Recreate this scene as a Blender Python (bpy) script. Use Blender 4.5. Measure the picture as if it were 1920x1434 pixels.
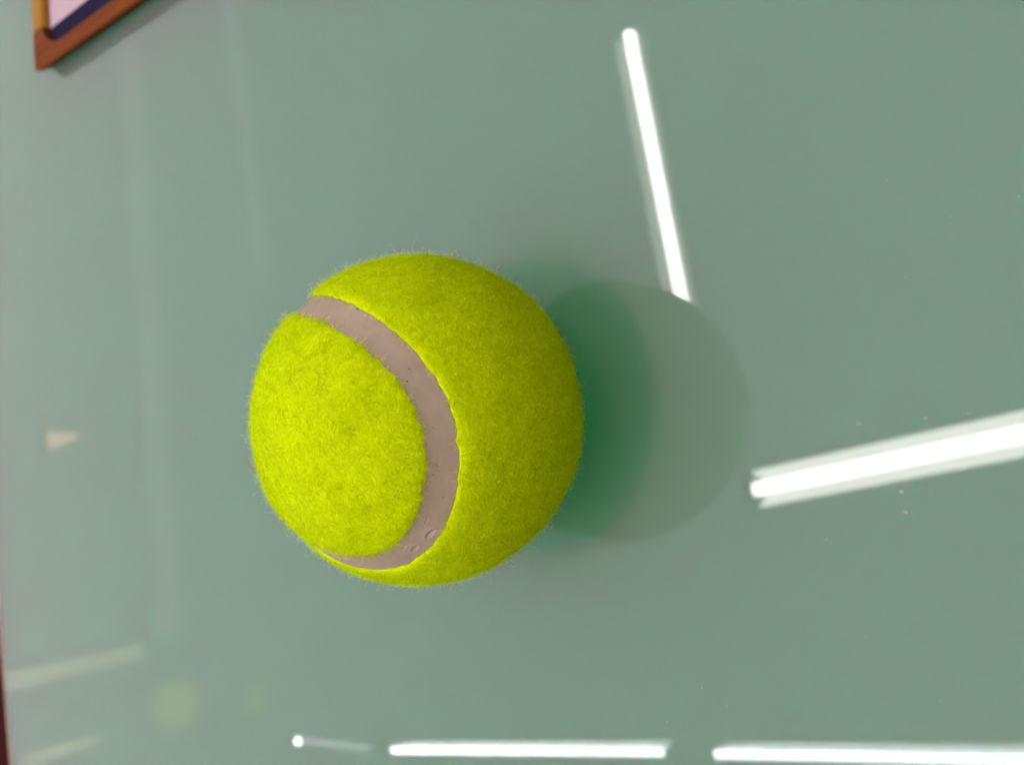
import bpy, bmesh, math, random
import numpy as np
from mathutils import Vector, Matrix

# ------------------------------------------------------------------ reset
for _o in list(bpy.data.objects):
    bpy.data.objects.remove(_o, do_unlink=True)
scene = bpy.context.scene
col = scene.collection
MM = 0.001

# ------------------------------------------------------------------ camera
# A phone held sideways close above the table: image left is "up" in the room.
cam_data = bpy.data.cameras.new('camera')
cam_data.sensor_fit = 'HORIZONTAL'
cam_data.sensor_width = 4.536
cam_data.lens = 3.851
cam_data.clip_start = 0.005
cam_data.clip_end = 60.0
cam_data.dof.use_dof = True
cam_data.dof.focus_distance = 0.152
cam_data.dof.aperture_fstop = 2.4
cam = bpy.data.objects.new('camera', cam_data)
col.objects.link(cam)
right = Vector((-0.000142, -0.723025, -0.690822))
fwd = Vector((0.0, 0.690822, -0.723025))
up = right.cross(fwd).normalized()
right = fwd.cross(up).normalized()
m = Matrix.Identity(4)
for i in range(3):
    m[i][0] = right[i]; m[i][1] = up[i]; m[i][2] = -fwd[i]
m.translation = Vector((7.334, -135.079, 147.179)) * MM
cam.matrix_world = m
scene.camera = cam

# ------------------------------------------------------------------ room light
world = bpy.data.worlds.new('World')
scene.world = world
world.use_nodes = True
bg = world.node_tree.nodes['Background']
bg.inputs['Color'].default_value = (1.0, 0.94, 0.91, 1)
bg.inputs['Strength'].default_value = 0.72
TUBE_STRENGTH = 34.0

scene.view_settings.view_transform = 'Standard'
scene.view_settings.look = 'None'
scene.view_settings.exposure = -0.02
scene.view_settings.gamma = 1.0
scene.view_settings.use_curve_mapping = False
scene.cycles.max_bounces = 8
scene.cycles.diffuse_bounces = 4
scene.cycles.use_denoising = True
scene.cycles.sample_clamp_indirect = 60.0

# ------------------------------------------------------------------ helpers
def link(name, mesh, mat=None, parent=None, smooth=True):
    o = bpy.data.objects.new(name, mesh)
    col.objects.link(o)
    if mat: mesh.materials.append(mat)
    if parent: o.parent = parent
    if smooth and len(mesh.polygons):
        mesh.polygons.foreach_set('use_smooth', np.ones(len(mesh.polygons), dtype=bool))
    return o

def np_mesh(name, verts, faces):
    """verts (n,3) in metres, faces (m,3) or (m,4)"""
    verts = np.asarray(verts, dtype=np.float32); faces = np.asarray(faces, dtype=np.int32)
    me = bpy.data.meshes.new(name)
    k = faces.shape[1]
    me.vertices.add(len(verts)); me.vertices.foreach_set('co', verts.ravel())
    me.loops.add(faces.size); me.loops.foreach_set('vertex_index', faces.ravel())
    me.polygons.add(len(faces))
    me.polygons.foreach_set('loop_start', np.arange(0, faces.size, k, dtype=np.int32))
    me.polygons.foreach_set('loop_total', np.full(len(faces), k, dtype=np.int32))
    me.update(calc_edges=True); me.validate()
    return me

def empty(name, loc=(0, 0, 0)):
    o = bpy.data.objects.new(name, None)
    o.empty_display_size = 0.02
    o.location = loc
    col.objects.link(o)
    return o

def tag(o, label, cat, group=None):
    o['label'] = label; o['category'] = cat
    if group: o['group'] = group
    return o

def box_bm(bm, x0, x1, y0, y1, z0, z1):
    vs = [bm.verts.new((x, y, z)) for z in (z0, z1) for y in (y0, y1) for x in (x0, x1)]
    for f in ((0, 2, 3, 1), (4, 5, 7, 6), (0, 1, 5, 4), (2, 6, 7, 3), (0, 4, 6, 2), (1, 3, 7, 5)):
        bm.faces.new([vs[i] for i in f])
    return vs

def bm_mesh(name, bm):
    bmesh.ops.recalc_face_normals(bm, faces=bm.faces)
    me = bpy.data.meshes.new(name); bm.to_mesh(me); bm.free()
    return me

def prism(name, pts, z0, z1, inset=0.0, bevel=0.0, seg=3):
    """extruded outline (mm, counter-clockwise); the bottom is pulled in by `inset` towards the centroid sides"""
    bm = bmesh.new()
    c = Vector((sum(p[0] for p in pts) / len(pts), sum(p[1] for p in pts) / len(pts)))
    lo = []
    for p in pts:
        d = Vector(p) - c
        lo.append(bm.verts.new(((p[0] - inset * (1 if d.x > 0 else -1)) * MM, (p[1] - inset * (1 if d.y > 0 else -1)) * MM, z0 * MM)))
    hi = [bm.verts.new((p[0] * MM, p[1] * MM, z1 * MM)) for p in pts]
    n = len(pts)
    top = bm.faces.new(hi); bm.faces.new(lo[::-1])
    for i in range(n):
        bm.faces.new((lo[i], lo[(i + 1) % n], hi[(i + 1) % n], hi[i]))
    if bevel:
        es = [e for e in bm.edges if all(v in hi for v in e.verts)]
        bmesh.ops.bevel(bm, geom=es, offset=bevel * MM, segments=seg, affect='EDGES', profile=0.5)
    return bm_mesh(name, bm)

def mat(name):
    mt = bpy.data.materials.new(name); mt.use_nodes = True
    nt = mt.node_tree
    return mt, nt, nt.nodes['Principled BSDF']

def N(nt, kind, **kw):
    n = nt.nodes.new(kind)
    for k, v in kw.items():
        if k in n.inputs: n.inputs[k].default_value = v
        else: setattr(n, k, v)
    return n

def ramp(nt, fac, stops):
    r = nt.nodes.new('ShaderNodeValToRGB')
    e = r.color_ramp.elements
    while len(e) < len(stops): e.new(0.5)
    for q, (p, c) in zip(e, stops):
        q.position = p; q.color = c if len(c) == 4 else (*c, 1)
    nt.links.new(fac, r.inputs['Fac'])
    return r

# ------------------------------------------------------------------ materials
def mat_glass_top():
    mt, nt, b = mat('green_back_painted_glass')
    tc = N(nt, 'ShaderNodeTexCoord')
    b.inputs['Base Color'].default_value = (0.118, 0.194, 0.156, 1)
    b.subsurface_method = 'BURLEY'
    b.inputs['Subsurface Weight'].default_value = 1.0
    b.inputs['Subsurface Radius'].default_value = (0.04, 1.0, 0.34)
    b.inputs['Subsurface Scale'].default_value = 0.125
    b.inputs['IOR'].default_value = 1.55
    b.inputs['Roughness'].default_value = 0.015
    # faint smears and dust change only the gloss
    n1 = N(nt, 'ShaderNodeTexNoise', Scale=14.0, Detail=5.0, Roughness=0.6)
    nt.links.new(tc.outputs['Object'], n1.inputs['Vector'])
    r1 = ramp(nt, n1.outputs['Fac'], [(0.45, (0.004,) * 3), (0.75, (0.03,) * 3)])
    nt.links.new(r1.outputs['Color'], b.inputs['Roughness'])
    # barely visible waviness of float glass
    n2 = N(nt, 'ShaderNodeTexNoise', Scale=9.0, Detail=1.0)
    nt.links.new(tc.outputs['Object'], n2.inputs['Vector'])
    bp = N(nt, 'ShaderNodeBump', Strength=0.02, Distance=0.002)
    nt.links.new(n2.outputs['Fac'], bp.inputs['Height'])
    nt.links.new(bp.outputs['Normal'], b.inputs['Normal'])
    return mt

def mat_felt(name, dark=1.0):
    mt, nt, b = mat(name)
    tc = N(nt, 'ShaderNodeTexCoord')
    n1 = N(nt, 'ShaderNodeTexNoise', Scale=420.0, Detail=5.0, Roughness=0.7)
    nt.links.new(tc.outputs['Object'], n1.inputs['Vector'])
    r = ramp(nt, n1.outputs['Fac'], [(0.3, (0.55 * dark, 0.64 * dark, 0.001)), (0.7, (0.65 * dark, 0.75 * dark, 0.001))])
    nt.links.new(r.outputs['Color'], b.inputs['Base Color'])
    b.inputs['Roughness'].default_value = 0.95
    b.inputs['Specular IOR Level'].default_value = 0.05
    n2 = N(nt, 'ShaderNodeTexNoise', Scale=1500.0, Detail=3.0)
    nt.links.new(tc.outputs['Object'], n2.inputs['Vector'])
    bp = N(nt, 'ShaderNodeBump', Strength=0.6, Distance=0.0004)
    nt.links.new(n2.outputs['Fac'], bp.inputs['Height'])
    nt.links.new(bp.outputs['Normal'], b.inputs['Normal'])
    return mt

def mat_fibre():
    mt, nt, b = mat('felt_fibre')
    at = N(nt, 'ShaderNodeAttribute', attribute_name='tone')
    r = ramp(nt, at.outputs['Fac'], [(0.0, (0.16, 0.09, 0.012)), (0.018, (0.20, 0.12, 0.012)), (0.03, (0.48, 0.59, 0.001)),
                                     (0.65, (0.67, 0.80, 0.001)), (0.93, (0.82, 0.90, 0.008)), (1.0, (0.93, 0.94, 0.15))])
    nt.nodes.remove(b)
    out = nt.nodes['Material Output']
    d = N(nt, 'ShaderNodeBsdfDiffuse'); t = N(nt, 'ShaderNodeBsdfTranslucent')
    nt.links.new(r.outputs['Color'], d.inputs['Color']); nt.links.new(r.outputs['Color'], t.inputs['Color'])
    mx = N(nt, 'ShaderNodeMixShader'); mx.inputs[0].default_value = 0.4
    nt.links.new(d.outputs[0], mx.inputs[1]); nt.links.new(t.outputs[0], mx.inputs[2])
    nt.links.new(mx.outputs[0], out.inputs['Surface'])
    return mt

def mat_rubber():
    mt, nt, b = mat('grey_pink_rubber')
    tc = N(nt, 'ShaderNodeTexCoord')
    n1 = N(nt, 'ShaderNodeTexNoise', Scale=140.0, Detail=5.0, Roughness=0.65)
    nt.links.new(tc.outputs['Object'], n1.inputs['Vector'])
    r = ramp(nt, n1.outputs['Fac'], [(0.3, (0.31, 0.228, 0.178)), (0.7, (0.385, 0.29, 0.232))])
    # small dark pits
    v = N(nt, 'ShaderNodeTexVoronoi', Scale=420.0)
    nt.links.new(tc.outputs['Object'], v.inputs['Vector'])
    pit = ramp(nt, v.outputs['Distance'], [(0.06, (0.35,) * 3), (0.13, (1,) * 3)])
    n3 = N(nt, 'ShaderNodeTexNoise', Scale=160.0, Detail=2.0)
    nt.links.new(tc.outputs['Object'], n3.inputs['Vector'])
    sel = ramp(nt, n3.outputs['Fac'], [(0.54, (1,) * 3), (0.60, (0,) * 3)])
    mxp = N(nt, 'ShaderNodeMix', data_type='RGBA', blend_type='LIGHTEN')
    mxp.inputs[0].default_value = 1.0
    nt.links.new(pit.outputs['Color'], mxp.inputs[6]); nt.links.new(sel.outputs['Color'], mxp.inputs[7])
    mu = N(nt, 'ShaderNodeMix', data_type='RGBA', blend_type='MULTIPLY'); mu.inputs[0].default_value = 1.0
    nt.links.new(r.outputs['Color'], mu.inputs[6]); nt.links.new(mxp.outputs[2], mu.inputs[7])
    nt.links.new(mu.outputs[2], b.inputs['Base Color'])
    b.inputs['Roughness'].default_value = 0.62
    b.inputs['Specular IOR Level'].default_value = 0.3
    n2 = N(nt, 'ShaderNodeTexNoise', Scale=900.0, Detail=4.0)
    nt.links.new(tc.outputs['Object'], n2.inputs['Vector'])
    bp = N(nt, 'ShaderNodeBump', Strength=0.25, Distance=0.0002)
    nt.links.new(n2.outputs['Fac'], bp.inputs['Height'])
    bp2 = N(nt, 'ShaderNodeBump', Strength=0.5, Distance=0.0002)
    nt.links.new(mxp.outputs[2], bp2.inputs['Height'])
    nt.links.new(bp.outputs['Normal'], bp2.inputs['Normal'])
    nt.links.new(bp2.outputs['Normal'], b.inputs['Normal'])
    return mt

def mat_wood(name, c0, c1, axis='Y'):
    mt, nt, b = mat(name)
    tc = N(nt, 'ShaderNodeTexCoord')
    mp = N(nt, 'ShaderNodeMapping')
    mp.inputs['Scale'].default_value = (260, 14, 260) if axis == 'Y' else (14, 260, 260)
    nt.links.new(tc.outputs['Object'], mp.inputs['Vector'])
    n1 = N(nt, 'ShaderNodeTexNoise', Scale=1.0, Detail=5.0, Roughness=0.6)
    nt.links.new(mp.outputs['Vector'], n1.inputs['Vector'])
    r = ramp(nt, n1.outputs['Fac'], [(0.3, c0), (0.7, c1)])
    nt.links.new(r.outputs['Color'], b.inputs['Base Color'])
    b.inputs['Roughness'].default_value = 0.55
    b.inputs['Specular IOR Level'].default_value = 0.06
    return mt

def mat_plain(name, c, rough=0.6, noise=0.06, scale=60.0, metal=0.0, spec=0.5):
    mt, nt, b = mat(name)
    tc = N(nt, 'ShaderNodeTexCoord')
    n1 = N(nt, 'ShaderNodeTexNoise', Scale=scale, Detail=4.0)
    nt.links.new(tc.outputs['Object'], n1.inputs['Vector'])
    r = ramp(nt, n1.outputs['Fac'], [(0.3, tuple(x * (1 - noise) for x in c)), (0.7, tuple(min(1, x * (1 + noise)) for x in c))])
    nt.links.new(r.outputs['Color'], b.inputs['Base Color'])
    b.inputs['Roughness'].default_value = rough
    b.inputs['Metallic'].default_value = metal
    b.inputs['Specular IOR Level'].default_value = spec
    return mt

def mat_emit(name, c, s):
    mt = bpy.data.materials.new(name); mt.use_nodes = True
    nt = mt.node_tree; nt.nodes.remove(nt.nodes['Principled BSDF'])
    e = N(nt, 'ShaderNodeEmission'); e.inputs['Color'].default_value = (*c, 1); e.inputs['Strength'].default_value = s
    nt.links.new(e.outputs[0], nt.nodes['Material Output'].inputs['Surface'])
    return mt

# ------------------------------------------------------------------ setting: floor and an added light blocker behind the camera
me = np_mesh('floor', [(-4, -3, -.74), (4, -3, -.74), (4, 6.5, -.74), (-4, 6.5, -.74)], [(0, 1, 2, 3)])
o = link('floor', me, mat_plain('dark_red_carpet', (0.055, 0.004, 0.005), 0.95, 0.3, 300, spec=0.1), None, False)
o['kind'] = 'structure'

WALL_A = Vector((-1.306, 4.343)); WALL_B = Vector((2.242, 4.944))
wd = (WALL_B - WALL_A).normalized(); wn = Vector((wd.y, -wd.x))      # towards the table
WALL_ANGLE = math.atan2(wd.y, wd.x)
wall_root = Matrix.Translation((WALL_A.x, WALL_A.y, 0)) @ Matrix.Rotation(WALL_ANGLE, 4, 'Z')
bm = bmesh.new(); box_bm(bm, -2.6, 2.6, -1.12, -1.0, -0.74, 1.93)
nw = link('near_light_blocker', bm_mesh('near_light_blocker', bm), mat_plain('dull_brown_blocker', (0.42, 0.36, 0.31), 0.8, 0.05, 3), None, False)  # unseen slab added behind the camera to keep light off the ball's near side
nw['kind'] = 'structure'

# ------------------------------------------------------------------ ceiling lamps, seen mirrored in the glass
M_TUBE = mat_emit('lit_fluorescent_tube', (1.0, 0.97, 0.90), TUBE_STRENGTH)
M_TUBE_COOL = mat_emit('lit_cool_fluorescent_tube', (0.90, 0.95, 1.0), TUBE_STRENGTH)
M_TUBE_DIM = mat_emit('failing_fluorescent_tube', (0.90, 0.93, 1.0), 2.6)
M_REFL = mat_plain('white_enamel', (0.90, 0.88, 0.84), 0.5, 0.02, 10)
M_CAP = mat_plain('lamp_cap_metal', (0.55, 0.55, 0.54), 0.35, 0.03, 30, metal=1.0)

def tube_mesh(length, r, seg=12):
    bm = bmesh.new()
    bmesh.ops.create_cone(bm, cap_ends=True, segments=seg, radius1=r, radius2=r, depth=length,
                          matrix=Matrix.Rotation(math.pi / 2, 4, 'Y'))
    return bm_mesh('tube', bm)

def trough_mesh(length, w, h, t=0.0015):
    """inverted V/U reflector along local X, open downward; width w at the mouth"""
    prof = [(-w / 2, -h), (-w * .30, -h * .25), (-w * .20, 0), (w * .20, 0), (w * .30, -h * .25), (w / 2, -h)]
    prof2 = [(y * 1.02 + math.copysign(t, y), z + t) for y, z in prof]
    vs = []; fs = []
    for x in (-length / 2, length / 2):
        for y, z in prof: vs.append((x, y, z))
        for y, z in prof2: vs.append((x, y, z))
    n = len(prof)
    for i in range(n - 1):
        fs.append((i, i + 1, 2 * n + i + 1, 2 * n + i))
        fs.append((n + i, 3 * n + i, 3 * n + i + 1, n + i + 1))
        fs.append((i, n + i, n + i + 1, i + 1)); fs.append((2 * n + i, 2 * n + i + 1, 3 * n + i + 1, 3 * n + i))
    fs.append((0, 2 * n, 3 * n, n)); fs.append((n - 1, 2 * n - 1, 4 * n - 1, 3 * n - 1))
    return np_mesh('reflector', vs, fs)

def lamp(name, a, b, z, label, mtube, refl_w=0.0, r=0.013, glow=None):
    a = Vector(a); b = Vector(b); L = (b - a).length; c = (a + b) / 2
    root = empty(name, (c.x, c.y, z)); root.rotation_euler = (0, 0, math.atan2((b - a).y, (b - a).x))
    tag(root, label, 'ceiling lamp', 'fluorescent ceiling lamps mirrored in the glass')
    link('tube', tube_mesh(L, r), mtube, root)
    for s in (-1, 1):
        bm = bmesh.new(); box_bm(bm, -.012, .012, -r * 1.1, r * 1.1, -r * 1.1, r * 2.2)
        e = link('end_cap', bm_mesh('end_cap', bm), M_CAP, root, False); e.location = (s * (L / 2 + .0125), 0, 0)
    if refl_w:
        e = link('glow_surface', trough_mesh(L * 0.985, refl_w, .05), glow, root, False); e.location = (0, 0, .0305)  # reflector trough; the tube's light on it is set by its own emission
    bm = bmesh.new(); box_bm(bm, -L / 2, L / 2, -.02, .02, .034, .07)
    link('housing', bm_mesh('housing', bm), M_REFL, root, False)
    return root

# a far row of dim linear lamps along the room, mirrored as a pale streak
cove = empty('linear_lamp', (WALL_A.x, WALL_A.y, 1.92)); cove.rotation_euler = (0, 0, WALL_ANGLE)
tag(cove, 'long dim linear lamp mirrored as the pale streak left of the ball', 'ceiling lamp')
bm = bmesh.new(); box_bm(bm, 0.0, 5.2, -0.05, -0.003, -0.05, 0.05)
link('glow_surface', bm_mesh('glow_surface', bm), mat_emit('dim_lamp_diffuser', (1.0, 0.93, 0.90), 0.88), cove, False)
bm = bmesh.new(); box_bm(bm, 0.0, 5.2, -0.001, 0.03, -0.02, 0.03)
link('housing', bm_mesh('housing', bm), M_CAP, cove, False)
l2 = empty('linear_lamp', (1.40, 3.59, 1.92)); l2.rotation_euler = (0, 0, math.atan2(0.42, 1.8))
tag(l2, 'second dim linear lamp mirrored as the faint streak near the top edge', 'ceiling lamp')
bm = bmesh.new(); box_bm(bm, -0.93, 0.93, -0.05, 0.05, -0.03, 0.0)
link('glow_surface', bm_mesh('glow_surface', bm), mat_emit('very_dim_lamp_diffuser', (1.0, 0.95, 0.95), 0.90), l2, False)
bm = bmesh.new(); box_bm(bm, -0.93, 0.93, -0.03, 0.03, 0.001, 0.03)
link('housing', bm_mesh('housing', bm), M_REFL, l2, False)
# made-up glowing strips and globes at the far left, mirrored as faint bands
rack = empty('added_glow_rack', (WALL_A.x, WALL_A.y, 0.9)); rack.rotation_euler = (0, 0, WALL_ANGLE)
tag(rack, 'made-up glowing rack mirrored as faint bands in the lower left corner', 'rack')
M_RACK = mat_emit('added_strip_glow', (1.0, 0.93, 0.74), 1.15)
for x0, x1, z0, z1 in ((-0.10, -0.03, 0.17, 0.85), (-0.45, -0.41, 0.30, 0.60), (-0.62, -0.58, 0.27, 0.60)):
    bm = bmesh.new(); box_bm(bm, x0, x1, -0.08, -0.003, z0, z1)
    link('glow_strip', bm_mesh('glow_strip', bm), M_RACK, rack, False)
for x, z, r in ((-0.36, 0.99, 0.12), (-0.44, 1.42, 0.07)):
    bm = bmesh.new(); bmesh.ops.create_uvsphere(bm, u_segments=24, v_segments=16, radius=r)
    e = link('globe', bm_mesh('globe', bm), mat_emit('added_yellow_glow', (1.0, 1.0, 0.55), 1.05), rack); e.location = (x, -0.1, z)

K = 0.95            # lamps hang K * 2 m above the table
def P(x, y): return (x * K * MM, y * K * MM)
lamp('ceiling_lamp', P(1067, 1425), P(-150, 1149), 2.0 * K, 'long lit tube lamp whose mirror image is cut off by the ball', M_TUBE, 0.085, r=0.0155, glow=mat_emit('soft_glow_reflector', (1.0, 0.96, 0.88), 3.6))
lamp('ceiling_lamp', P(-281, 1004), P(70, -280), 2.0 * K, 'lit tube lamp mirrored as the broad white bar running off the right edge', M_TUBE, 0.088, r=0.017, glow=mat_emit('bright_glow_reflector', (1.0, 0.94, 0.88), 13.0))
sq = empty('square_ceiling_light', (-0.10, 0.05, 2.0 * K))
tag(sq, 'bright square ceiling light hanging right above the ball', 'ceiling lamp')
bm = bmesh.new(); box_bm(bm, -.10, .10, -.10, .10, 0, .012)
link('glow_surface', bm_mesh('glow_surface', bm), mat_emit('bright_square_diffuser', (1.0, 0.97, 0.91), 170.0), sq, False)
for x0, x1, y0, y1 in ((-.115, -.1005, -.115, .115), (.1005, .115, -.115, .115), (-.10, .10, -.115, -.1005), (-.10, .10, .1005, .115)):
    bm = bmesh.new(); box_bm(bm, x0, x1, y0, y1, -.008, .03)
    link('rim', bm_mesh('rim', bm), M_REFL, sq, False)
lamp_b = lamp('ceiling_lamp', P(860, -560), P(-400, -850), 2.0 * K, 'lit tube lamp hanging behind the photographer', M_TUBE, 0.0, r=0.0155)
del lamp_b['group']
lamp('ceiling_lamp', P(-1438, 2560), P(-1075, 1292), 2.0 * K, 'lit tube lamp mirrored as the complete white bar along the bottom edge', M_TUBE_COOL, 0.0, r=0.0105)
lamp('ceiling_lamp', P(-1032, 1125), P(-680, -130), 2.0 * K, 'lit tube lamp mirrored as the thin white bar in the bottom right corner', M_TUBE_COOL, 0.0, r=0.0105)
lamp('ceiling_lamp', P(-1590, 3230), P(-1472, 2690), 2.0 * K, 'dim tube lamp mirrored as the short faint bar near the bottom edge', M_TUBE_DIM, 0.0)

r5 = [o for o in bpy.data.objects if o.name.startswith('ceiling_lamp')][-1]
bm = bmesh.new(); bmesh.ops.create_uvsphere(bm, u_segments=20, v_segments=12, radius=0.015)
e = link('glowing_end', bm_mesh('glowing_end', bm), M_TUBE_COOL, r5); e.location = (-0.27 * K, 0, -0.012)

# small wall lamp, mirrored as a cream patch
wl = empty('wall_lamp', (-0.29, 4.50, 1.36)); wl.rotation_euler = (0, 0, WALL_ANGLE)
tag(wl, 'small cream wall lamp mirrored as a pale patch far behind the ball', 'wall lamp')
bm = bmesh.new(); bmesh.ops.create_cone(bm, cap_ends=True, segments=24, radius1=.042, radius2=.016, depth=.14, matrix=Matrix.Translation((.012, -0.06, .07)) @ Matrix.Rotation(.12, 4, 'Y'))
link('lamp_shade', bm_mesh('lamp_shade', bm), mat_emit('lit_cream_shade', (1.0, .72, .56), 1.8), wl)
bm = bmesh.new(); box_bm(bm, -.03, .03, -.05, .0, -.02, .0)
link('bracket', bm_mesh('bracket', bm), M_CAP, wl, False)

# ------------------------------------------------------------------ table
table = empty('glass_table', (0, 0, -0.74))
tag(table, 'glossy grey-green glass table top that mirrors ball and lamps', 'table')
def edge_y(x): return 383.9 + (x + 124.7) * (17.5 / 67.1)          # far edge line, mm
pts = [(-700, -420), (700, -420), (700, edge_y(700)), (-700, edge_y(-700))]
me = prism('glass_top', pts, -12, 0, 0, 1.2, 3)
top = link('glass_top', me, mat_glass_top(), table, False); top.location = (0, 0, 0.74)
M_TRIM = mat_plain('brown_edge_profile', (0.20, 0.13, 0.085), 0.4, 0.1, 80)
off = 7.5
pts = [(-700, edge_y(-700) + .4), (700, edge_y(700) + .4), (700, edge_y(700) + off), (-700, edge_y(-700) + off)]
trim = link('edge_trim', prism('edge_trim', pts, -14, -0.8, 0, 1.5, 3), M_TRIM, table, False); trim.location = (0, 0, 0.74)

# dried droplets, lint and hairline scratches lying on the glass
def mat_dust():
    mt, nt, b = mat('pale_dust')
    b.inputs['Base Color'].default_value = (0.62, 0.62, 0.58, 1); b.inputs['Roughness'].default_value = 0.9
    tc = N(nt, 'ShaderNodeTexCoord'); n1 = N(nt, 'ShaderNodeTexNoise', Scale=2500.0)
    nt.links.new(tc.outputs['Object'], n1.inputs['Vector'])
    r = ramp(nt, n1.outputs['Fac'], [(0.35, (0.06,) * 3), (0.7, (0.42,) * 3)])
    nt.links.new(r.outputs['Color'], b.inputs['Alpha'])
    return mt
g = np.random.default_rng(21)
DV = []; DF = []
def flake(x, y, r):
    n = 14; k = len(DV)
    for z, q in ((0.012, 1.0), (0.035, 0.75)):
        for i in range(n):
            a = 6.2832 * i / n; rr = r * q * (1 + 0.12 * math.sin(3 * a + x) + 0.08 * g.normal())
            DV.append((x + rr * math.cos(a), y + rr * math.sin(a), z))
    DV.append((x, y, 0.038))
    for i in range(n):
        j = (i + 1) % n
        DF.append((k + i, k + j, k + n + j)); DF.append((k + i, k + n + j, k + n + i)); DF.append((k + n + i, k + n + j, k + 2 * n))
def strand(pts_, w):
    k = len(DV); p = [Vector(q) for q in pts_]
    for i, q in enumerate(p):
        d = (p[min(i + 1, len(p) - 1)] - p[max(i - 1, 0)]).normalized(); s_ = Vector((-d.y, d.x)) * w * (0.3 if i in (0, len(p) - 1) else 1) * .5
        for z in (0.012, 0.04):
            DV.append((q.x - s_.x, q.y - s_.y, z)); DV.append((q.x + s_.x, q.y + s_.y, z))
    for i in range(len(p) - 1):
        a = k + 4 * i; b_ = a + 4
        for u, v in ((2, 3), (0, 2), (3, 1)):
            DF.append((a + u, a + v, b_ + v)); DF.append((a + u, b_ + v, b_ + u))
for x, y, r in ((0.5, -75.7, .42), (-10.6, -82.8, .40), (2.5, -92.8, .34), (-19.9, -70.2, .26), (1.6, -86.5, .30), (-13.9, -83.4, .34), (51.7, 1.6, .16), (-17.9, -67.3, .14)):
    flake(x, y, r)
for _ in range(150):
    flake(g.uniform(-75, 75), g.uniform(-100, 40), abs(g.normal()) * .09 + .05)
strand([(-17.3, -52.4), (-18.6, -53.3), (-20.6, -54.8)], .09)
strand([(-6.6, -86.6), (-9.2, -85.6), (-12.4, -84.8)], .07)
strand([(2.6, -87.6), (.4, -86.2), (-.9, -85.1)], .06)
strand([(79.6, -26.4), (78.0, -26.8), (76.6, -27.2), (75.4, -26.6)], .12)
for _ in range(26):
    x, y, a = g.uniform(-70, 70), g.uniform(-100, 30), g.uniform(0, 6.28); L_ = g.uniform(.6, 2.6); c_ = g.normal() * .8
    strand([(x + L_ * t * math.cos(a + c_ * t), y + L_ * t * math.sin(a + c_ * t)) for t in (0, .33, .66, 1)], g.uniform(.03, .06))
ok_ = np_mesh('dust', np.array(DV) * MM, DF)
dust = link('dust', ok_, mat_dust(), table, False); dust.location = (0, 0, 0.74); dust['kind'] = 'stuff'

# ------------------------------------------------------------------ tennis ball
R_BALL = 33.0; R_FELT = 32.55; R_SEAM = 32.08
CZ = R_BALL - 0.15
ball = empty('tennis_ball', (0, 0, 0))
tag(ball, 'fuzzy yellow-green tennis ball with a grey-pink seam on the glass', 'tennis ball')

SA, S1, S2, S3, S4, S5 = 0.753523, 0.000318, 0.064426, 0.241918, 0.013071, 0.057484
ROT = np.array([[0.5573387978427631, 0.7330715682468065, 0.38984553383019677],
                [-0.3505946656630574, -0.21783334688670014, 0.9108413766363205],
                [0.7526332737979319, -0.6443250024733682, 0.1356040056926833]])
HALF = 0.0813       # half angle of the visible rubber band
def seam_curve(t):
    b = 1 - SA; c = 2 * math.sqrt(SA * b)
    p = np.stack([SA * np.cos(t) + b * np.cos(3 * t) + S1 * np.cos(5 * t),
                  SA * np.sin(t) - b * np.sin(3 * t) + S1 * np.sin(5 * t),
                  c * np.sin(2 * t) * (1 + S4) + S2 * np.sin(6 * t) + S3 + S5 * np.cos(4 * t)], 1)
    p /= np.linalg.norm(p, axis=1)[:, None]
    return p @ ROT.T
NT = 3200
TT = np.linspace(0, 2 * np.pi, NT, endpoint=False)
CP = seam_curve(TT)
CT = np.roll(CP, -1, 0) - np.roll(CP, 1, 0); CT /= np.linalg.norm(CT, axis=1)[:, None]
CN = np.cross(CP, CT); CN /= np.linalg.norm(CN, axis=1)[:, None]

def seam_dist(v):
    """signed angle from the seam centre line for unit vectors v"""
    out = np.empty(len(v)); P32 = CP[::8]
    for i in range(0, len(v), 20000):
        q = v[i:i + 20000]
        j = (q @ P32.T).argmax(1) * 8
        best = np.full(len(q), -2.0); bj = j.copy()
        for k in range(-5, 6):
            jj = (j + k) % NT
            dd = np.einsum('ij,ij->i', q, CP[jj])
            w = dd > best; best[w] = dd[w]; bj[w] = jj[w]
        out[i:i + 20000] = np.arccos(np.clip(best, -1, 1)) * np.where(np.einsum('ij,ij->i', q, CN[bj]) >= 0, 1, -1)
    return out

rng = np.random.default_rng(7)
def wave_noise(v, freq, n, seed):
    """cheap smooth noise on directions: sum of random plane waves, about -1..1"""
    g = np.random.default_rng(seed)
    k = g.normal(size=(n, 3)) * freq; ph = g.uniform(0, 6.283, n)
    return np.cos(v @ k.T + ph).sum(1) / math.sqrt(n) * 0.8

def edge_half(v):
    """local half width with a ragged cut"""
    return HALF + 0.0045 * wave_noise(v, 22, 14, 3) + 0.0035 * wave_noise(v, 70, 20, 4)

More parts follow.
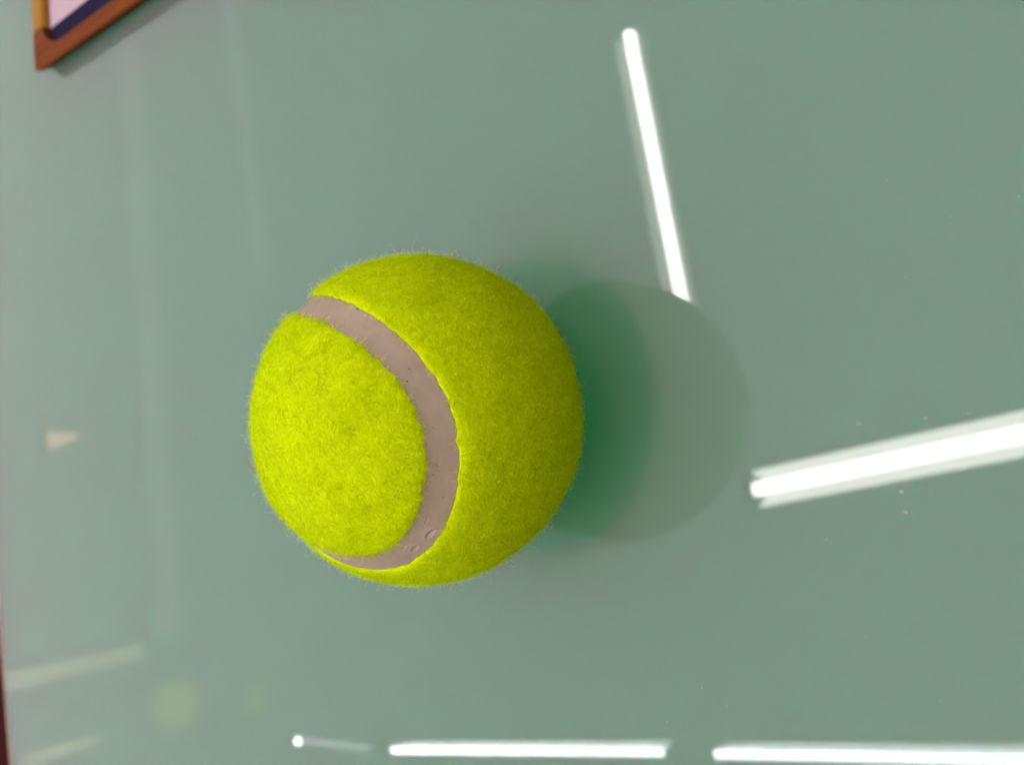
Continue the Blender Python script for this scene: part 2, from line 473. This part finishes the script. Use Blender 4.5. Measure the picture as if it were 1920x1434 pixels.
# seam band: a strip grid with real dents
ns = 44
S = np.linspace(-1, 1, ns) * (HALF + 0.035)
SV = (CP[:, None, :] * np.cos(S)[None, :, None] + CN[:, None, :] * np.sin(S)[None, :, None]).reshape(-1, 3)
rad = R_SEAM - 0.10 * np.cos(np.tile(S, NT) / HALF * math.pi / 2).clip(0) + 0.03 * wave_noise(SV, 30, 16, 8)
def unit(v): v = np.array(v, float); return v / np.linalg.norm(v)
DENTS = [((-0.5891, -0.6523, 0.4768), (0.0222, -0.024, -0.0055), 0.42, .24),
         ((-0.6815, -0.541, 0.4928), (0.0173, -0.0231, -0.0013), 0.42, .17),
         ((-0.5102, -0.6799, 0.5267), (0.02, -0.0142, 0.0011), 0.20, .10),
         ((-0.5426, -0.6551, 0.5258), (0.0094, -0.0073, 0.0006), 0.35, .08),
         ((-0.6756, -0.5037, 0.5383), (0.0123, -0.0173, -0.0007), 0.30, .10),
         ((-0.0014, -0.8109, 0.5852), (-0.0061, -0.0026, -0.0032), 0.7, .14),
         ((0.3016, -0.6937, 0.6541), (-0.0065, -0.0042, -0.0009), 0.7, .14),
         ((0.2863, -0.7066, 0.647), (-0.0055, -0.0038, -0.0012), 0.7, .12),
         ((0.5681, -0.2864, 0.7715), (-0.0056, -0.0058, 0.0016), 0.7, .12),
         ((-0.2293, -0.84, 0.4917), (-0.0075, 0.0003, -0.0031), 0.6, .10),
         ((-0.2022, -0.8048, 0.5581), (-0.0095, -0.0003, -0.0034), 0.4, .10),
         ((-0.2334, -0.805, 0.5454), (-0.0075, 0.0003, -0.0031), 0.5, .10)]
for c, a, ratio, depth in DENTS:
    c = unit(c); a = np.array(a); la = np.linalg.norm(a); au = a / la; bu = np.cross(c, au)
    d = SV - c
    x = (d @ au) / la; y = (d @ bu) / (la * ratio)
    q = x * x + y * y
    rad -= depth * np.exp(-(q ** 2) * 0.9)
    rad += depth * 0.30 * np.exp(-((np.sqrt(q) - 1.45) / 0.3) ** 2) * (np.abs(x) < 2)
verts = SV * rad[:, None] * MM + np.array([0, 0, CZ * MM])
ii = np.arange(NT)[:, None] * ns + np.arange(ns - 1)[None, :]
jj = ((np.arange(NT) + 1) % NT)[:, None] * ns + np.arange(ns - 1)[None, :]
faces = np.stack([ii, jj, jj + 1, ii + 1], -1).reshape(-1, 4)
seam_o = link('seam', np_mesh('seam', verts, faces[:, ::-1] if False else faces), mat_rubber(), ball)
seam_o['label'] = 'smooth grey-pink rubber seam with small dents'

# felt panels: two dog-bone patches with rounded, ragged rims
bm = bmesh.new(); bmesh.ops.create_icosphere(bm, subdivisions=7, radius=1.0)
tmp = bpy.data.meshes.new('tmp'); bm.to_mesh(tmp); bm.free()
nv = len(tmp.vertices); iv = np.empty(nv * 3, np.float32); tmp.vertices.foreach_get('co', iv); iv = iv.reshape(-1, 3).astype(float)
iv /= np.linalg.norm(iv, axis=1)[:, None]
tf = np.empty(len(tmp.polygons) * 3, np.int32); tmp.polygons.foreach_get('vertices', tf); tf = tf.reshape(-1, 3)
bpy.data.meshes.remove(tmp)
sd = seam_dist(iv); eh = edge_half(iv)
LUMP = 0.14 * wave_noise(iv, 9, 20, 11) + 0.06 * wave_noise(iv, 28, 30, 12) + 0.02 * wave_noise(iv, 90, 30, 13)
def felt_radius(d, e, lump):
    x = (np.abs(d) - e) * R_FELT                      # mm from the rim
    rise = np.sqrt(np.clip(1 - (1 - np.clip(x / 2.2, 0, 1)) ** 2, 0, 1))
    under = np.clip(-x, 0, 2)
    return np.where(x > 0, (R_SEAM - 0.25) + rise * (R_FELT - R_SEAM + 0.25 + lump * np.clip(x / 1.5, 0, 1)), R_SEAM - 0.25 - under * 0.8)
vr = felt_radius(sd, eh, LUMP)
M_FELT = mat_felt('yellow_green_felt'); M_FIB = mat_fibre()
panels = []
for sgn in (1, -1):
    keepv = (sd * sgn) > (eh - 0.02)
    fk = keepv[tf].all(1)
    used = np.unique(tf[fk]); remap = np.full(nv, -1); remap[used] = np.arange(len(used))
    v = iv[used] * vr[used][:, None] * MM + np.array([0, 0, CZ * MM])
    p = link('felt_panel', np_mesh('felt_panel', v, remap[tf[fk]]), M_FELT, ball)
    panels.append(p)

# fibres: bent ribbons rooted in the felt, a few loose ones standing off
def fibres(nf, sgn, seed, lo, hi, lift, width):
    g = np.random.default_rng(seed)
    r0 = g.normal(size=(int(nf * 2.6), 3)); r0 /= np.linalg.norm(r0, axis=1)[:, None]
    d = seam_dist(r0); e = edge_half(r0)
    ok = (d * sgn) > e + 0.004
    r0, d, e = r0[ok][:nf], d[ok][:nf], e[ok][:nf]
    n = len(r0)
    lump = 0.14 * wave_noise(r0, 9, 20, 11) + 0.06 * wave_noise(r0, 28, 30, 12) + 0.02 * wave_noise(r0, 90, 30, 13)
    base = felt_radius(d, e, lump) - 0.12
    # clumped combing direction
    fld = np.stack([wave_noise(r0, 14, 16, s) for s in (31, 32, 33)], 1)
    t = np.cross(r0, fld + g.normal(size=(n, 3)) * 1.1); t /= np.linalg.norm(t, axis=1)[:, None]
    b = np.cross(r0, t)
    L = g.uniform(lo, hi, n) * (0.6 + 0.8 * g.random(n))
    K_ = 5
    curl = g.normal(size=n) * 1.5; up_ = lift * g.gamma(2.0, 0.5, n)
    pts = []
    for k in range(K_):
        s = k / (K_ - 1)
        ang = curl * s
        q = r0 * (base + up_ * np.sin(s * 2.3) / 0.99)[:, None] + (t * np.sin(ang)[:, None] / np.where(np.abs(curl) < .05, .05, curl)[:, None] * 0 + t * np.cos(ang * .5)[:, None] + b * np.sin(ang * .5)[:, None]) * (L * s)[:, None]
        pts.append(q)
    pts = np.stack(pts, 1)
    # no fibre sinks under the table surface
    wdir = np.cross(t, r0 + g.normal(size=(n, 3)) * 0.6); wdir /= np.linalg.norm(wdir, axis=1)[:, None]
    w = (width * (0.6 + 0.8 * g.random(n)))[:, None, None] * (1 - 0.55 * np.linspace(0, 1, K_) ** 2)[None, :, None] * 0.5
    A = pts - wdir[:, None, :] * w; B = pts + wdir[:, None, :] * w
    V = np.stack([A, B], 2).reshape(-1, 3)
    V[:, 2] = np.maximum(V[:, 2], -CZ + 0.03)
    base_i = (np.arange(n) * K_ * 2)[:, None]
    k = np.arange(K_ - 1)[None, :] * 2
    F = np.stack([base_i + k, base_i + k + 1, base_i + k + 3, base_i + k + 2], -1).reshape(-1, 4)
    tone = g.random(n)
    return V * MM + np.array([0, 0, CZ * MM]), F, np.repeat(tone, K_ * 2)

for sgn, p in zip((1, -1), panels):
    sets = [fibres(130000, sgn, 100 + sgn, 0.7, 1.8, 0.30, 0.042),
            fibres(26000, sgn, 200 + sgn, 0.9, 2.0, 0.6, 0.028),
            fibres(1600, sgn, 300 + sgn, 1.4, 2.6, 0.8, 0.022)]
    off_ = 0; VV = []; FF = []; TN = []
    for V, F, T in sets:
        VV.append(V); FF.append(F + off_); TN.append(T); off_ += len(V)
    me = np_mesh('fuzz', np.concatenate(VV), np.concatenate(FF))
    a = me.attributes.new('tone', 'FLOAT', 'POINT'); a.data.foreach_set('value', np.concatenate(TN).astype(np.float32))
    f = link('fuzz', me, M_FIB, p); f['kind'] = 'stuff'

# ------------------------------------------------------------------ wooden frame at the far end of the table
frame = empty('wooden_frame', (0.155, 0.305, 0))
tag(frame, 'orange-brown wooden frame with a lilac sheet lying in the far corner', 'frame')
inv = Matrix.Translation((-0.155, -0.305, 0))
M_W1 = mat_wood('orange_brown_wood', (0.105, 0.021, 0.002), (0.19, 0.042, 0.004), 'Y')
M_W2 = mat_wood('tan_wood', (0.27, 0.12, 0.022), (0.36, 0.17, 0.035), 'X')
M_W3 = mat_wood('orange_brown_wood_cross', (0.105, 0.021, 0.002), (0.19, 0.042, 0.004), 'X')
def fpart(name, pts, z0, z1, mt, inset=0, bevel=0, seg=4):
    me = prism(name, pts, z0, z1, inset, bevel, seg); me.transform(inv)
    return link(name, me, mt, frame, False)
ZT = 6.5
# side rail with the broad corner whose inside is hollowed in a curve
arc = [(160.0, 268.0), (160.0, 276.0), (160.8, 284.0), (162.4, 291.0), (165.0, 296.5), (168.6, 299.6)]
side = [(152.6, 40.0), (160.0, 40.0)] + arc + [(172.0, 300.2), (172.4, 313.0), (154.0, 310.6), (152.9, 306.0)]
sr = fpart('side_rail', side, 0.2, ZT, M_W1, 0, 0.9)
for v in sr.data.vertices:                                   # the outer faces slope in towards the table
    if v.co.z < 0.001:
        if v.co.x < 0.0: v.co.x += 0.0030
        if v.co.y > 0.003: v.co.y -= 0.0035
fpart('far_rail', [(172.1, 300.0), (300, 314.0), (300, 328.5), (172.5, 313.1)], 0.2, ZT + .3, M_W2, 0, 1.8, 5)
fpart('side_rail', [(300.3, 40.0), (308, 40.0), (308, 329), (300.3, 328.5)], 0.2, ZT, M_W1, 0, 1.6)
fpart('near_rail', [(160.3, 40.0), (300, 40.0), (300, 48.0), (160.3, 48.0)], 0.2, ZT, M_W3, 0, 1.6)
fpart('backing', [(158, 47), (301, 47), (301, 315), (171, 301), (163, 294)], 0.4, 2.0, mat_plain('dark_board', (0.10, 0.05, 0.03), 0.7))
fpart('navy_border', [(160.2, 48.5), (171.4, 48.5), (171.6, 299.6), (168.9, 299.3), (165.3, 296), (162.6, 290.6), (161.0, 284)], 2.05, 3.1, mat_plain('navy_card', (0.014, 0.009, 0.034), 0.8, .1, spec=0.05))
fpart('lilac_sheet', [(171.7, 48.5), (299.5, 48.5), (299.5, 313.5), (171.9, 299.8)], 2.05, 3.0, mat_plain('lilac_paper', (0.44, 0.31, 0.39), 0.7, .02, spec=0.1))
